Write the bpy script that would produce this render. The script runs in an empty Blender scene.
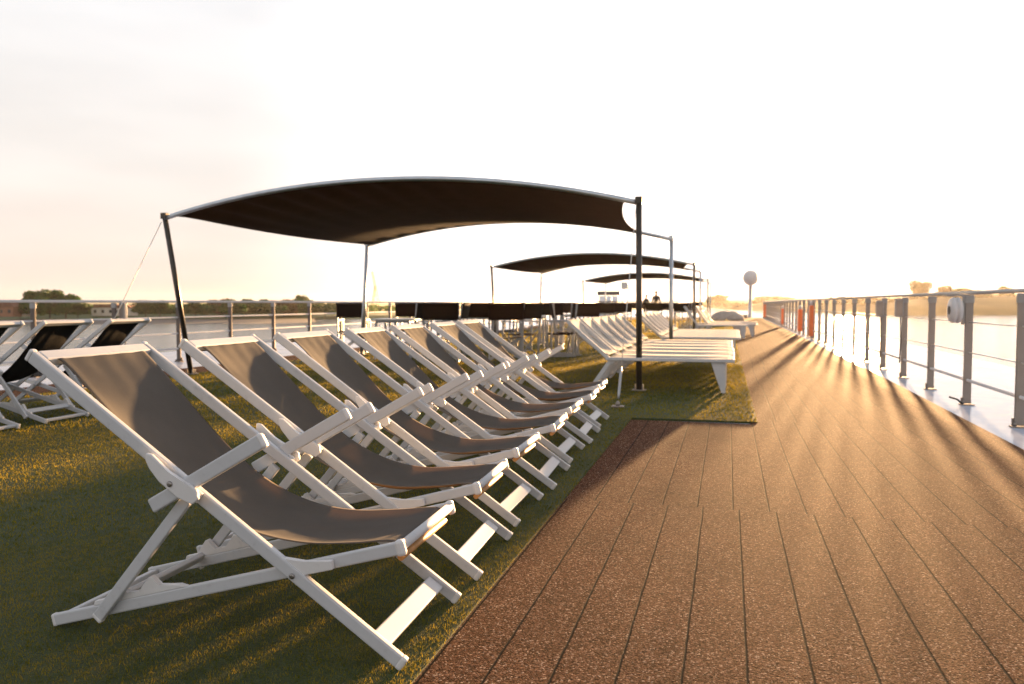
import bpy, bmesh, math, random
import numpy as np
from mathutils import Vector, Matrix, Quaternion
R = math.radians
random.seed(7)
rng = np.random.default_rng(11)
S = bpy.context.scene
COL = S.collection

# ------------------------------------------------------------------ camera
EYE = 1.05
YAW = math.atan(216 / 800); PITCH = math.atan(39 / 800)
cam_d = bpy.data.cameras.new('camera')
cam = bpy.data.objects.new('camera', cam_d); COL.objects.link(cam)
cam_d.sensor_width = 36; cam_d.lens = 36 * 800 / 1024
cam_d.clip_start = 0.05; cam_d.clip_end = 20000
cam.location = (0, 0, EYE)
FWD = Vector((-math.sin(YAW) * math.cos(PITCH), math.cos(YAW) * math.cos(PITCH), -math.sin(PITCH)))
cam.rotation_euler = FWD.to_track_quat('-Z', 'Y').to_euler()
cam_d.dof.use_dof = True
cam_d.dof.focus_distance = 2.9
cam_d.dof.aperture_fstop = 4.0
S.camera = cam

# ------------------------------------------------------------------ light
SUN_AZ = R(7.8); SUN_EL = R(2.9)
TO_SUN = Vector((math.sin(SUN_AZ) * math.cos(SUN_EL), math.cos(SUN_AZ) * math.cos(SUN_EL), math.sin(SUN_EL)))
sd = bpy.data.lights.new('sun', 'SUN'); sun = bpy.data.objects.new('sun', sd); COL.objects.link(sun)
sd.energy = 5.0; sd.angle = R(1.5); sd.color = (1.0, 0.58, 0.26)
sun.rotation_euler = (-TO_SUN).to_track_quat('-Z', 'Y').to_euler()
sun.location = (20, 60, 40)
W = bpy.data.worlds.new('World'); S.world = W; W.use_nodes = True
wt = W.node_tree; wn = wt.nodes; wn.clear()
wo = wn.new('ShaderNodeOutputWorld'); wb = wn.new('ShaderNodeBackground'); sk = wn.new('ShaderNodeTexSky')
sk.sky_type = 'NISHITA'; sk.sun_disc = False
sk.sun_elevation = SUN_EL; sk.sun_rotation = SUN_AZ
sk.altitude = 0; sk.air_density = 1.0; sk.dust_density = 1.2; sk.ozone_density = 1.0
wb.inputs[1].default_value = 0.06
hs = wn.new('ShaderNodeHueSaturation'); hs.inputs['Saturation'].default_value = .32
tint = wn.new('ShaderNodeMix'); tint.data_type = 'RGBA'; tint.blend_type = 'MULTIPLY'; tint.inputs[0].default_value = 1
tint.inputs[7].default_value = (1.0, .945, .965, 1)
wt.links.new(sk.outputs[0], hs.inputs['Color']); wt.links.new(hs.outputs[0], tint.inputs[6]); 
# sky scaled up, then capped in brightness: evens out its range
sc_ = wn.new('ShaderNodeVectorMath'); sc_.operation = 'SCALE'; sc_.inputs['Scale'].default_value = 2.05
mn = wn.new('ShaderNodeVectorMath'); mn.operation = 'MINIMUM'; 
gtc = wn.new('ShaderNodeTexCoord'); gsep = wn.new('ShaderNodeSeparateXYZ'); wt.links.new(gtc.outputs['Generated'], gsep.inputs[0])
gr = wn.new('ShaderNodeValToRGB'); wt.links.new(gsep.outputs[2], gr.inputs[0])
ge = gr.color_ramp.elements; ge[0].position = .0; ge[0].color = (.98, .80, .69, 1); ge[1].position = .34; ge[1].color = (.985, .985, 1.0, 1)
for pp, cc in ((.06, (.99, .86, .765, 1)), (.16, (1.0, .945, .895, 1))):
    e_ = ge.new(pp); e_.color = cc
dt = wn.new('ShaderNodeVectorMath'); dt.operation = 'DOT_PRODUCT'; dt.inputs[1].default_value = tuple(TO_SUN)
wt.links.new(gtc.outputs['Generated'], dt.inputs[0])
mr = wn.new('ShaderNodeMapRange'); mr.interpolation_type = 'SMOOTHSTEP'; wt.links.new(dt.outputs['Value'], mr.inputs[0])
mr.inputs['From Min'].default_value = .72; mr.inputs['From Max'].default_value = 1.0
mr.inputs['To Min'].default_value = 2.45; mr.inputs['To Max'].default_value = 5.5
# faint cloud streaks
cmap = wn.new('ShaderNodeMapping'); cmap.inputs['Scale'].default_value = (1.2, 1.2, 5.5); wt.links.new(gtc.outputs['Generated'], cmap.inputs[0])
cn = wn.new('ShaderNodeTexNoise'); cn.inputs['Scale'].default_value = 1.7; cn.inputs['Detail'].default_value = 6; wt.links.new(cmap.outputs[0], cn.inputs['Vector'])
cr_ = wn.new('ShaderNodeMapRange'); wt.links.new(cn.outputs[0], cr_.inputs[0])
cr_.inputs['From Min'].default_value = .35; cr_.inputs['From Max'].default_value = .65; cr_.inputs['To Min'].default_value = .90; cr_.inputs['To Max'].default_value = 1.05
cm = wn.new('ShaderNodeMath'); cm.operation = 'MULTIPLY'; wt.links.new(mr.outputs[0], cm.inputs[0]); wt.links.new(cr_.outputs[0], cm.inputs[1])
cap = wn.new('ShaderNodeVectorMath'); cap.operation = 'SCALE'; wt.links.new(gr.outputs[0], cap.inputs[0]); wt.links.new(cm.outputs[0], cap.inputs['Scale'])
wt.links.new(cap.outputs[0], mn.inputs[1])
wt.links.new(tint.outputs[2], sc_.inputs[0]); wt.links.new(sc_.outputs[0], mn.inputs[0]); wt.links.new(mn.outputs[0], wb.inputs[0]); wt.links.new(wb.outputs[0], wo.inputs[0])
S.view_settings.view_transform = 'Standard'; S.view_settings.look = 'None'
S.view_settings.exposure = 2.78; S.view_settings.gamma = 1
S.view_settings.use_curve_mapping = False
S.cycles.use_denoising = True
S.cycles.max_bounces = 8
S.cycles.volume_bounces = 1

# ------------------------------------------------------------------ materials
def new_mat(name):
    m = bpy.data.materials.new(name); m.use_nodes = True
    t = m.node_tree; b = t.nodes['Principled BSDF']
    return m, t, b
def N(t, typ, **kw):
    n = t.nodes.new(typ)
    for k, v in kw.items(): setattr(n, k, v)
    return n
def L(t, a, b): t.links.new(a, b)
def coords(t, scale=(1, 1, 1), which='Object'):
    tc = N(t, 'ShaderNodeTexCoord'); mp = N(t, 'ShaderNodeMapping')
    mp.inputs['Scale'].default_value = scale
    L(t, tc.outputs[which], mp.inputs['Vector'])
    return mp.outputs[0]
def noise(t, vec, scale, detail=4, rough=.55):
    n = N(t, 'ShaderNodeTexNoise'); n.inputs['Scale'].default_value = scale
    n.inputs['Detail'].default_value = detail; n.inputs['Roughness'].default_value = rough
    L(t, vec, n.inputs['Vector']); return n
def ramp(t, fac, stops):
    r = N(t, 'ShaderNodeValToRGB'); e = r.color_ramp.elements
    while len(e) < len(stops): e.new(0.5)
    for k, (p, c) in enumerate(stops):
        e[k].position = p; e[k].color = (*c, 1) if len(c) == 3 else c
    L(t, fac, r.inputs[0]); return r
def bump(t, b, height, strength, dist=0.002):
    n = N(t, 'ShaderNodeBump'); n.inputs['Strength'].default_value = strength
    n.inputs['Distance'].default_value = dist
    L(t, height, n.inputs['Height']); L(t, n.outputs[0], b.inputs['Normal']); return n
def simple(name, col, rough=.5, metal=0.0, var=.15, scale=8, bmp=.1, bscale=60, trans=0.0, spec=.5):
    m, t, b = new_mat(name)
    v = coords(t)
    n = noise(t, v, scale)
    lo = tuple(c * (1 - var) for c in col); hi = tuple(min(1, c * (1 + var)) for c in col)
    r = ramp(t, n.outputs[0], [(.3, lo), (.7, hi)])
    L(t, r.outputs[0], b.inputs['Base Color'])
    b.inputs['Roughness'].default_value = rough; b.inputs['Metallic'].default_value = metal
    b.inputs['Specular IOR Level'].default_value = spec
    if bmp:
        n2 = noise(t, v, bscale); bump(t, b, n2.outputs[0], bmp)
    if trans:
        o = t.nodes['Material Output']; tr = N(t, 'ShaderNodeBsdfTranslucent'); mx = N(t, 'ShaderNodeMixShader')
        L(t, r.outputs[0], tr.inputs[0]); mx.inputs[0].default_value = trans
        L(t, b.outputs[0], mx.inputs[1]); L(t, tr.outputs[0], mx.inputs[2]); L(t, mx.outputs[0], o.inputs[0])
    return m
def cloth(name, col, tcol, trans, weave=900, rough=.85, var=.12):
    """woven sling: diffuse face, light shining through, a fine weave in the bump"""
    m, t, b = new_mat(name); v = coords(t)
    n = noise(t, v, 5, 5); n3 = noise(t, v, 260, 2)
    mixn = N(t, 'ShaderNodeMath', operation='MULTIPLY_ADD'); mixn.inputs[1].default_value = .45
    L(t, n3.outputs[0], mixn.inputs[0]); L(t, n.outputs[0], mixn.inputs[2])
    r = ramp(t, mixn.outputs[0], [(.4, tuple(c * (1 - var) for c in col)), (1.0, tuple(c * (1 + var) for c in col))])
    L(t, r.outputs[0], b.inputs['Base Color']); b.inputs['Roughness'].default_value = rough
    b.inputs['Specular IOR Level'].default_value = .2
    w = N(t, 'ShaderNodeTexWave'); w.inputs['Scale'].default_value = weave / 6.28; w.bands_direction = 'DIAGONAL'
    w.inputs['Distortion'].default_value = .6; L(t, v, w.inputs['Vector'])
    bump(t, b, w.outputs['Fac'], .25, .001)
    o = t.nodes['Material Output']; tr = N(t, 'ShaderNodeBsdfTranslucent'); mx = N(t, 'ShaderNodeMixShader')
    r2 = ramp(t, mixn.outputs[0], [(.4, tuple(c * (1 - var) for c in tcol)), (1.0, tuple(c * (1 + var) for c in tcol))])
    L(t, r2.outputs[0], tr.inputs[0]); mx.inputs[0].default_value = trans
    L(t, b.outputs[0], mx.inputs[1]); L(t, tr.outputs[0], mx.inputs[2]); L(t, mx.outputs[0], o.inputs[0])
    return m

M = {}
def paint(name, col, rough=.5):
    m, t, b = new_mat(name); v = coords(t)
    n = noise(t, v, 3.5, 6, .65); n2 = noise(t, v, 45, 5, .7)
    mx = N(t, 'ShaderNodeMath', operation='MULTIPLY'); L(t, n.outputs[0], mx.inputs[0]); L(t, n2.outputs[0], mx.inputs[1])
    r = ramp(t, mx.outputs[0], [(.10, tuple(c * .80 for c in col)), (.20, tuple(c * .96 for c in col)), (.4, col)])
    L(t, r.outputs[0], b.inputs['Base Color'])
    rr = N(t, 'ShaderNodeMapRange'); L(t, n2.outputs[0], rr.inputs[0])
    rr.inputs['To Min'].default_value = rough - .1; rr.inputs['To Max'].default_value = rough + .15
    L(t, rr.outputs[0], b.inputs['Roughness'])
    bump(t, b, n2.outputs[0], .08, .001)
    return m
M['white'] = paint('white_paint', (.52, .53, .55))
M['plastic'] = paint('white_plastic', (.66, .65, .65), .46)
M['sling'] = cloth('taupe_sling', (.140, .130, .118), (.38, .28, .18), .42)
M['blacksling'] = cloth('black_sling', (.012, .012, .013), (.02, .015, .01), .15)
M['canopy'] = cloth('brown_awning', (.066, .048, .037), (.11, .068, .036), .45, weave=500)
M['cream'] = cloth('cream_sling', (.84, .82, .78), (.90, .82, .70), .5, weave=500)
M['darkmesh'] = cloth('dark_brown_mesh', (.030, .022, .016), (.06, .03, .015), .3)
M['steel'] = simple('stainless_steel', (.28, .25, .225), .45, .6, .1, 6, .06, 90)
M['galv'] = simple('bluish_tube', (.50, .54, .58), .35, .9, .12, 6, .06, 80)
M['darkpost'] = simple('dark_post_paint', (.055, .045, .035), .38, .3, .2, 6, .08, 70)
M['bronze'] = simple('weathered_steel', (.13, .105, .09), .5, .4, .2, 6, .06, 90)
M['wire'] = simple('steel_wire', (.55, .54, .52), .4, .3, .1, 20, 0)
M['bolt'] = simple('bolt_metal', (.30, .28, .26), .35, .9, .1, 20, 0)
M['rust'] = simple('wooden_dowel', (.42, .22, .08), .5, 0, .2, 30, .1)
M['alu'] = simple('grey_aluminium', (.36, .38, .41), .42, .4, .12, 8, .05)
M['black'] = simple('black_rubber', (.02, .02, .02), .6, 0, .2, 10, .1)
M['orange'] = simple('orange_box_paint', (.75, .16, .04), .4, 0, .12, 8, .06)
M['red'] = simple('red_paint', (.5, .05, .03), .4, 0, .12, 8, .06)
M['roofdark'] = simple('dark_roof', (.07, .07, .08), .5, 0, .15, 5, .05)
M['greybox'] = simple('grey_plastic', (.33, .32, .31), .45, 0, .1, 8, .05)
M['tarp'] = simple('grey_tarpaulin', (.30, .26, .22), .7, 0, .2, 5, .3, 20)
M['tabletop'] = simple('pale_table_top', (.72, .71, .69), .35, 0, .08, 5, .03)
M['glass'] = simple('dark_window_glass', (.03, .035, .04), .08, 0, .1, 3, 0)

# brown rubber granule walkway with plank seams
def carpet_mat():
    m, t, b = new_mat('brown_granule_walkway')
    tc = N(t, 'ShaderNodeTexCoord'); sep = N(t, 'ShaderNodeSeparateXYZ'); L(t, tc.outputs['Object'], sep.inputs[0])
    v = tc.outputs['Object']
    def math_(op, a, bb=None, c=None):
        n = N(t, 'ShaderNodeMath', operation=op)
        for k, q in enumerate((a, bb, c)):
            if q is None: continue
            if isinstance(q, (int, float)): n.inputs[k].default_value = q
            else: L(t, q, n.inputs[k])
        return n.outputs[0]
    wob = noise(t, v, 6, 3); wob2 = noise(t, v, 60, 2)
    row = math_('FLOOR', math_('DIVIDE', math_('ADD', sep.outputs[1], -.92), 3.26))
    rowoff = math_('MULTIPLY', math_('FRACT', math_('MULTIPLY', row, .618)), .11)
    x = math_('ADD', sep.outputs[0], -.066)
    x = math_('ADD', x, math_('MULTIPLY', math_('SUBTRACT', wob.outputs[0], .5), .007))
    x = math_('ADD', x, math_('MULTIPLY', math_('SUBTRACT', wob2.outputs[0], .5), .005))
    x = math_('ADD', x, math_('MULTIPLY', math_('MODULO', row, 2), .03))
    fx = math_('ABSOLUTE', math_('SUBTRACT', math_('FRACT', math_('ADD', math_('DIVIDE', x, .1775), .5)), .5))
    seam = math_('LESS_THAN', math_('MULTIPLY', fx, .1775), .0032)
    seam_soft = N(t, 'ShaderNodeMapRange'); L(t, math_('MULTIPLY', fx, .1775), seam_soft.inputs[0])
    seam_soft.inputs['From Min'].default_value = .0015; seam_soft.inputs['From Max'].default_value = .0055
    fy = math_('FRACT', math_('DIVIDE', math_('ADD', sep.outputs[1], math_('ADD', -.92, math_('MULTIPLY', math_('SUBTRACT', wob.outputs[0], .5), .02))), 3.26))
    yj = N(t, 'ShaderNodeMapRange'); L(t, math_('MULTIPLY', fy, 3.26), yj.inputs[0])
    yj.inputs['From Min'].default_value = .002; yj.inputs['From Max'].default_value = .009
    yj.inputs['To Min'].default_value = .7
    grains = N(t, 'ShaderNodeTexVoronoi'); grains.inputs['Scale'].default_value = 200; L(t, v, grains.inputs['Vector'])
    g2 = N(t, 'ShaderNodeTexVoronoi'); g2.inputs['Scale'].default_value = 95; L(t, v, g2.inputs['Vector'])
    sepc = N(t, 'ShaderNodeSeparateColor'); L(t, grains.outputs['Color'], sepc.inputs[0])
    cr = ramp(t, sepc.outputs[0], [(0, (.016, .006, .003)), (.35, (.076, .031, .016)), (.7, (.145, .062, .032)), (.92, (.25, .135, .085)), (1, (.52, .37, .27))])  # granule colours; the palest specks also stand in for sun glints
    big = noise(t, v, 1.3, 6, .6)
    bigr = ramp(t, big.outputs[0], [(.3, (.75, .75, .75)), (.7, (1.12, 1.1, 1.08))])
    mul = N(t, 'ShaderNodeMix', data_type='RGBA', blend_type='MULTIPLY'); mul.inputs[0].default_value = 1
    L(t, cr.outputs[0], mul.inputs[6]); L(t, bigr.outputs[0], mul.inputs[7])
    # seams: near-black colour along the joint between planks
    sm = N(t, 'ShaderNodeMath', operation='MULTIPLY'); L(t, seam_soft.outputs[0], sm.inputs[0]); L(t, yj.outputs[0], sm.inputs[1])
    mx = N(t, 'ShaderNodeMix', data_type='RGBA'); L(t, sm.outputs[0], mx.inputs[0])
    mx.inputs[6].default_value = (.012, .012, .010, 1); L(t, mul.outputs[2], mx.inputs[7])
    L(t, mx.outputs[2], b.inputs['Base Color'])
    b.inputs['Roughness'].default_value = .9; b.inputs['Specular IOR Level'].default_value = .03
    # granules stand up: height from the cells, joints sunk
    h1 = math_('MULTIPLY', math_('SUBTRACT', 1.0, grains.outputs['Distance']), .6)
    h2 = math_('MULTIPLY', math_('SUBTRACT', 1.0, g2.outputs['Distance']), .5)
    hr = math_('MULTIPLY', sepc.outputs[1], .7)
    hh = math_('MULTIPLY', math_('ADD', math_('ADD', h1, h2), hr), sm.outputs[0])
    bump(t, b, hh, .9, .003)
    return m
M['carpet'] = carpet_mat()

def turf_mat():
    m, t, b = new_mat('turf_backing'); v = coords(t)
    n = noise(t, v, 140, 3); n2 = noise(t, v, 1.2, 5)
    r = ramp(t, n.outputs[0], [(.3, (.018, .026, .005)), (.7, (.055, .072, .011))])
    r2 = ramp(t, n2.outputs[0], [(.3, (.8, .8, .8)), (.7, (1.15, 1.1, 1.0))])
    mul = N(t, 'ShaderNodeMix', data_type='RGBA', blend_type='MULTIPLY'); mul.inputs[0].default_value = 1
    L(t, r.outputs[0], mul.inputs[6]); L(t, r2.outputs[0], mul.inputs[7]); L(t, mul.outputs[2], b.inputs['Base Color'])
    b.inputs['Roughness'].default_value = .9
    bump(t, b, n.outputs[0], .9, .006)
    return m
M['turf'] = turf_mat()
def blade_mat():
    m, t, b = new_mat('turf_fibre'); v = coords(t)
    wn_ = N(t, 'ShaderNodeTexWhiteNoise'); L(t, v, wn_.inputs['Vector'])
    n2 = noise(t, v, 28, 3); n = noise(t, v, .9, 5)
    ad = N(t, 'ShaderNodeMath', operation='ADD'); L(t, n.outputs[0], ad.inputs[0]); L(t, n2.outputs[0], ad.inputs[1])
    r = ramp(t, ad.outputs[0], [(.75, (.038, .080, .011)), (1.0, (.068, .112, .014)), (1.25, (.125, .150, .022))])
    L(t, r.outputs[0], b.inputs['Base Color']); b.inputs['Roughness'].default_value = .5
    b.inputs['Specular IOR Level'].default_value = .06
    tr = N(t, 'ShaderNodeBsdfTranslucent'); mx = N(t, 'ShaderNodeMixShader'); mx.inputs[0].default_value = .6
    r2 = ramp(t, ad.outputs[0], [(.75, (.125, .105, .008)), (1.0, (.20, .165, .012)), (1.25, (.32, .235, .02))])
    L(t, r2.outputs[0], tr.inputs[0])
    L(t, b.outputs[0], mx.inputs[1]); L(t, tr.outputs[0], mx.inputs[2]); L(t, mx.outputs[0], t.nodes['Material Output'].inputs[0])
    return m
M['blade'] = blade_mat()

def deck_mat():
    m, t, b = new_mat('white_deck_paint'); v = coords(t)
    n = noise(t, v, 1.1, 6, .6); n2 = noise(t, v, 14, 4)
    r = ramp(t, n.outputs[0], [(.3, (.36, .41, .50)), (.5, (.47, .52, .62)), (.65, (.60, .63, .68))])  # paler patches in the colour stand in for reflected sky
    L(t, r.outputs[0], b.inputs['Base Color'])
    b.inputs['Specular IOR Level'].default_value = .012; rr = ramp(t, n.outputs[0], [(.35, (.08, .08, .08)), (.62, (.22, .22, .22))]); L(t, rr.outputs[0], b.inputs['Roughness'])
    bump(t, b, n2.outputs[0], .05, .003)
    return m
M['deck'] = deck_mat()
M['hull'] = paint('hull_paint', (.75, .76, .78))

def water_mat():
    m, t, b = new_mat('river_water'); v = coords(t, (1, 1.6, 1))
    n = noise(t, v, .22, 6, .6); n2 = noise(t, v, 1.4, 4, .6)
    ad = N(t, 'ShaderNodeMath', operation='MULTIPLY_ADD'); ad.inputs[1].default_value = .3
    L(t, n2.outputs[0], ad.inputs[0]); L(t, n.outputs[0], ad.inputs[2])
    b.inputs['Base Color'].default_value = (.06, .07, .07, 1); b.inputs['Roughness'].default_value = .12
    b.inputs['IOR'].default_value = 1.33
    bump(t, b, ad.outputs[0], .5, .35)
    return m
M['water'] = water_mat()
M['sand'] = simple('river_sand', (.085, .074, .068), .9, 0, .35, .05, .3, 1.5)
M['greenmeadow'] = simple('green_meadow', (.06, .10, .025), .9, 0, .4, .05, .3, 1)
M['meadow'] = simple('dry_meadow', (.20, .135, .045), .9, 0, .4, .03, .3, 1)
def leaf(name, c, trans=.35):
    return simple(name, c, .7, 0, .45, .6, 0, trans=trans, spec=.2)
M['leafA'] = leaf('leaf_green', (.038, .100, .018)); M['leafB'] = leaf('leaf_olive', (.060, .105, .024))
M['leafC'] = leaf('leaf_russet', (.11, .075, .03))
M['bark'] = simple('bark', (.07, .05, .035), .9, 0, .3, 2, .4, 8)
M['brick'] = simple('red_brick', (.27, .13, .08), .9, 0, .25, .7, .2, 4)
M['render'] = simple('pale_render', (.62, .54, .46), .85, 0, .1, .4, .1, 3)
M['tile'] = simple('brown_roof_tile', (.18, .08, .05), .8, 0, .25, .8, .3, 4)
M['crane'] = simple('yellow_crane_paint', (.55, .34, .12), .5, 0, .15, 1, 0)
M['skin'] = simple('skin', (.42, .25, .17), .55, 0, .08, 10, 0)
M['jacket'] = simple('dark_jacket', (.030, .030, .036), .8, 0, .2, 10, .2)
M['trousers'] = simple('dark_trousers', (.045, .045, .055), .8, 0, .2, 10, .2)
M['hair'] = simple('brown_hair', (.05, .03, .018), .6, 0, .2, 30, .2)

# ------------------------------------------------------------------ mesh builder
class MB:
    def __init__(s): s.bm = bmesh.new()
    def _bevel(s, verts, off, seg=2):
        if off <= 0: return
        vs = set(verts)
        ed = [e for e in s.bm.edges if e.verts[0] in vs and e.verts[1] in vs]
        bmesh.ops.bevel(s.bm, geom=ed, offset=off, offset_type='OFFSET', segments=seg, profile=.5, affect='EDGES')
    def hexa(s, pts, bev=0, seg=2):
        v = [s.bm.verts.new(p) for p in pts]
        for f in ((0, 3, 2, 1), (4, 5, 6, 7), (0, 1, 5, 4), (1, 2, 6, 5), (2, 3, 7, 6), (3, 0, 4, 7)):
            s.bm.faces.new([v[k] for k in f])
        s._bevel(v, bev, seg); return s
    def box(s, c, d, bev=0, rot=None, seg=2):
        c = Vector(c); h = Vector(d) / 2; pts = []
        for z in (-1, 1):
            for x, y in ((-1, -1), (1, -1), (1, 1), (-1, 1)):
                p = Vector((x * h.x, y * h.y, z * h.z))
                if rot is not None: p = rot @ p
                pts.append(c + p)
        return s.hexa(pts, bev, seg)
    def span(s, a, b, bev=0):
        a = Vector(a); b = Vector(b); return s.box((a + b) / 2, b - a, bev)
    def bar(s, p0, p1, w, h, side=(0, 1, 0), bev=.004, seg=2):
        """rectangular bar: w across `side`, h across the third direction"""
        p0 = Vector(p0); p1 = Vector(p1); d = (p1 - p0).normalized()
        sd = Vector(side); sd = (sd - d * sd.dot(d)).normalized(); up = d.cross(sd)
        pts = []
        for p in (p0, p1):
            for a, b in ((-1, -1), (1, -1), (1, 1), (-1, 1)):
                pts.append(p + sd * (a * w / 2) + up * (b * h / 2))
        return s.hexa(pts, bev, seg)
    def tube(s, pts, r, n=10, cap=True):
        pts = [Vector(p) for p in pts]; rings = []
        prev = None
        for i, p in enumerate(pts):
            d = ((pts[min(i + 1, len(pts) - 1)] - pts[max(i - 1, 0)])).normalized()
            if prev is None:
                a = d.orthogonal().normalized()
            else:
                a = (prev - d * prev.dot(d)).normalized()
            prev = a; b = d.cross(a)
            rr = r[i] if isinstance(r, (list, tuple)) else r
            rings.append([s.bm.verts.new(p + (a * math.cos(2 * math.pi * k / n) + b * math.sin(2 * math.pi * k / n)) * rr) for k in range(n)])
        for i in range(len(rings) - 1):
            for k in range(n):
                f = s.bm.faces.new((rings[i][k], rings[i][(k + 1) % n], rings[i + 1][(k + 1) % n], rings[i + 1][k])); f.smooth = True
        if cap:
            s.bm.faces.new(list(reversed(rings[0]))); s.bm.faces.new(rings[-1])
        return s
    def lathe(s, prof, c=(0, 0, 0), n=24, axis='z'):
        c = Vector(c); rings = []
        for r, z in prof:
            ring = []
            for k in range(n):
                a = 2 * math.pi * k / n; p = (r * math.cos(a), r * math.sin(a), z)
                if axis == 'x': p = (p[2], p[0], p[1])
                if axis == 'y': p = (p[1], p[2], p[0])
                ring.append(s.bm.verts.new(c + Vector(p)))
            rings.append(ring)
        for i in range(len(rings) - 1):
            for k in range(n):
                f = s.bm.faces.new((rings[i][k], rings[i][(k + 1) % n], rings[i + 1][(k + 1) % n], rings[i + 1][k])); f.smooth = True
        s.bm.faces.new(list(reversed(rings[0]))); s.bm.faces.new(rings[-1]); return s
    def prism(s, poly, y0, y1, bev=0):
        """polygon in the local XZ plane, extruded along Y"""
        a = [s.bm.verts.new((x, y0, z)) for x, z in poly]; b = [s.bm.verts.new((x, y1, z)) for x, z in poly]
        n = len(poly)
        s.bm.faces.new(a); s.bm.faces.new(list(reversed(b)))
        for k in range(n): s.bm.faces.new((a[k], b[k], b[(k + 1) % n], a[(k + 1) % n]))
        s._bevel(a + b, bev, 2); return s
    def slab(s, poly, z0, z1):
        a = [s.bm.verts.new((x, y, z0)) for x, y in poly]; b = [s.bm.verts.new((x, y, z1)) for x, y in poly]
        n = len(poly)
        s.bm.faces.new(list(reversed(a))); s.bm.faces.new(b)
        for k in range(n): s.bm.faces.new((a[k], a[(k + 1) % n], b[(k + 1) % n], b[k]))
        return s
    def grid(s, f, nu, nv, thick=0):
        g = [[s.bm.verts.new(f(i / nu, j / nv)) for j in range(nv + 1)] for i in range(nu + 1)]
        for i in range(nu):
            for j in range(nv):
                q = s.bm.faces.new((g[i][j], g[i + 1][j], g[i + 1][j + 1], g[i][j + 1])); q.smooth = True
        if thick:
            bmesh.ops.recalc_face_normals(s.bm, faces=s.bm.faces[:])
            bmesh.ops.solidify(s.bm, geom=s.bm.faces[:], thickness=thick)
        return s
    def build(s, name, mat, parent=None, recalc=True):
        if recalc: bmesh.ops.recalc_face_normals(s.bm, faces=s.bm.faces[:])
        me = bpy.data.meshes.new(name); s.bm.to_mesh(me); s.bm.free()
        me.materials.append(M[mat]); o = bpy.data.objects.new(name, me); COL.objects.link(o)
        if parent is not None: o.parent = parent
        return o

def tag(o, label=None, cat=None, group=None, kind=None):
    if label: o['label'] = label
    if cat: o['category'] = cat
    if group: o['group'] = group
    if kind: o['kind'] = kind
    return o
def empty(name, loc=(0, 0, 0), rz=0, label=None, cat=None, group=None):
    o = bpy.data.objects.new(name, None); COL.objects.link(o); o.location = loc; o.rotation_euler = (0, 0, rz)
    o.empty_display_size = .2
    return tag(o, label, cat, group)
def copy_tree(o, parent=None):
    c = o.copy(); COL.objects.link(c)
    if parent is not None:
        c.parent = parent; c.matrix_parent_inverse = o.matrix_parent_inverse.copy()
    for ch in list(o.children): copy_tree(ch, c)
    return c
def place(c, loc, rz, label=None, group=None):
    c.location = loc; c.rotation_euler = (0, 0, rz)
    if label: c['label'] = label
    if group: c['group'] = group
    return c

# ------------------------------------------------------------------ setting
Y0, Y1 = -6.0, 62.0
XL, XR = -9.57, 2.41                       # the two guard rails
def struct(o): return tag(o, kind='structure')
struct(MB().slab([(-12000, -4000), (12000, -4000), (12000, 14000), (-12000, 14000)], -5.9, -5.5).build('water', 'water'))
# the ship's top deck, a hull below it
hullp = [(-11.75, Y0), (4.55, Y0), (4.55, 60), (3.2, 66), (.5, 71), (-3.6, 73), (-7.7, 71), (-10.4, 66), (-11.75, 60)]
struct(MB().slab(hullp, -.35, -.011).build('deck', 'deck'))
struct(MB().slab([(x * .985 - .05, y - .15) for x, y in hullp], -5.8, -.352).build('hull', 'hull'))
cp = [(-.9, Y0 + .2), (2.05, Y0 + .2), (2.06, 6.5), (2.15, 13.5), (2.24, 31), (2.27, 60), (-8.45, 60), (-8.45, Y0 + .2), (-7.5, Y0 + .2), (-7.5, 50.5), (.2, 50.5), (.2, 7.2), (-.9, 7.2)]
struct(MB().slab(cp, -.0105, 0.0).build('walkway', 'carpet'))
tp = [(-7.62, Y0 + .3), (-.82, Y0 + .3), (-.835, 7.26), (.262, 7.30), (.215, 18.5), (.215, 50.6), (-7.62, 50.6)]
struct(MB().slab(tp, -.0095, .009).build('lawn', 'turf'))

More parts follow.
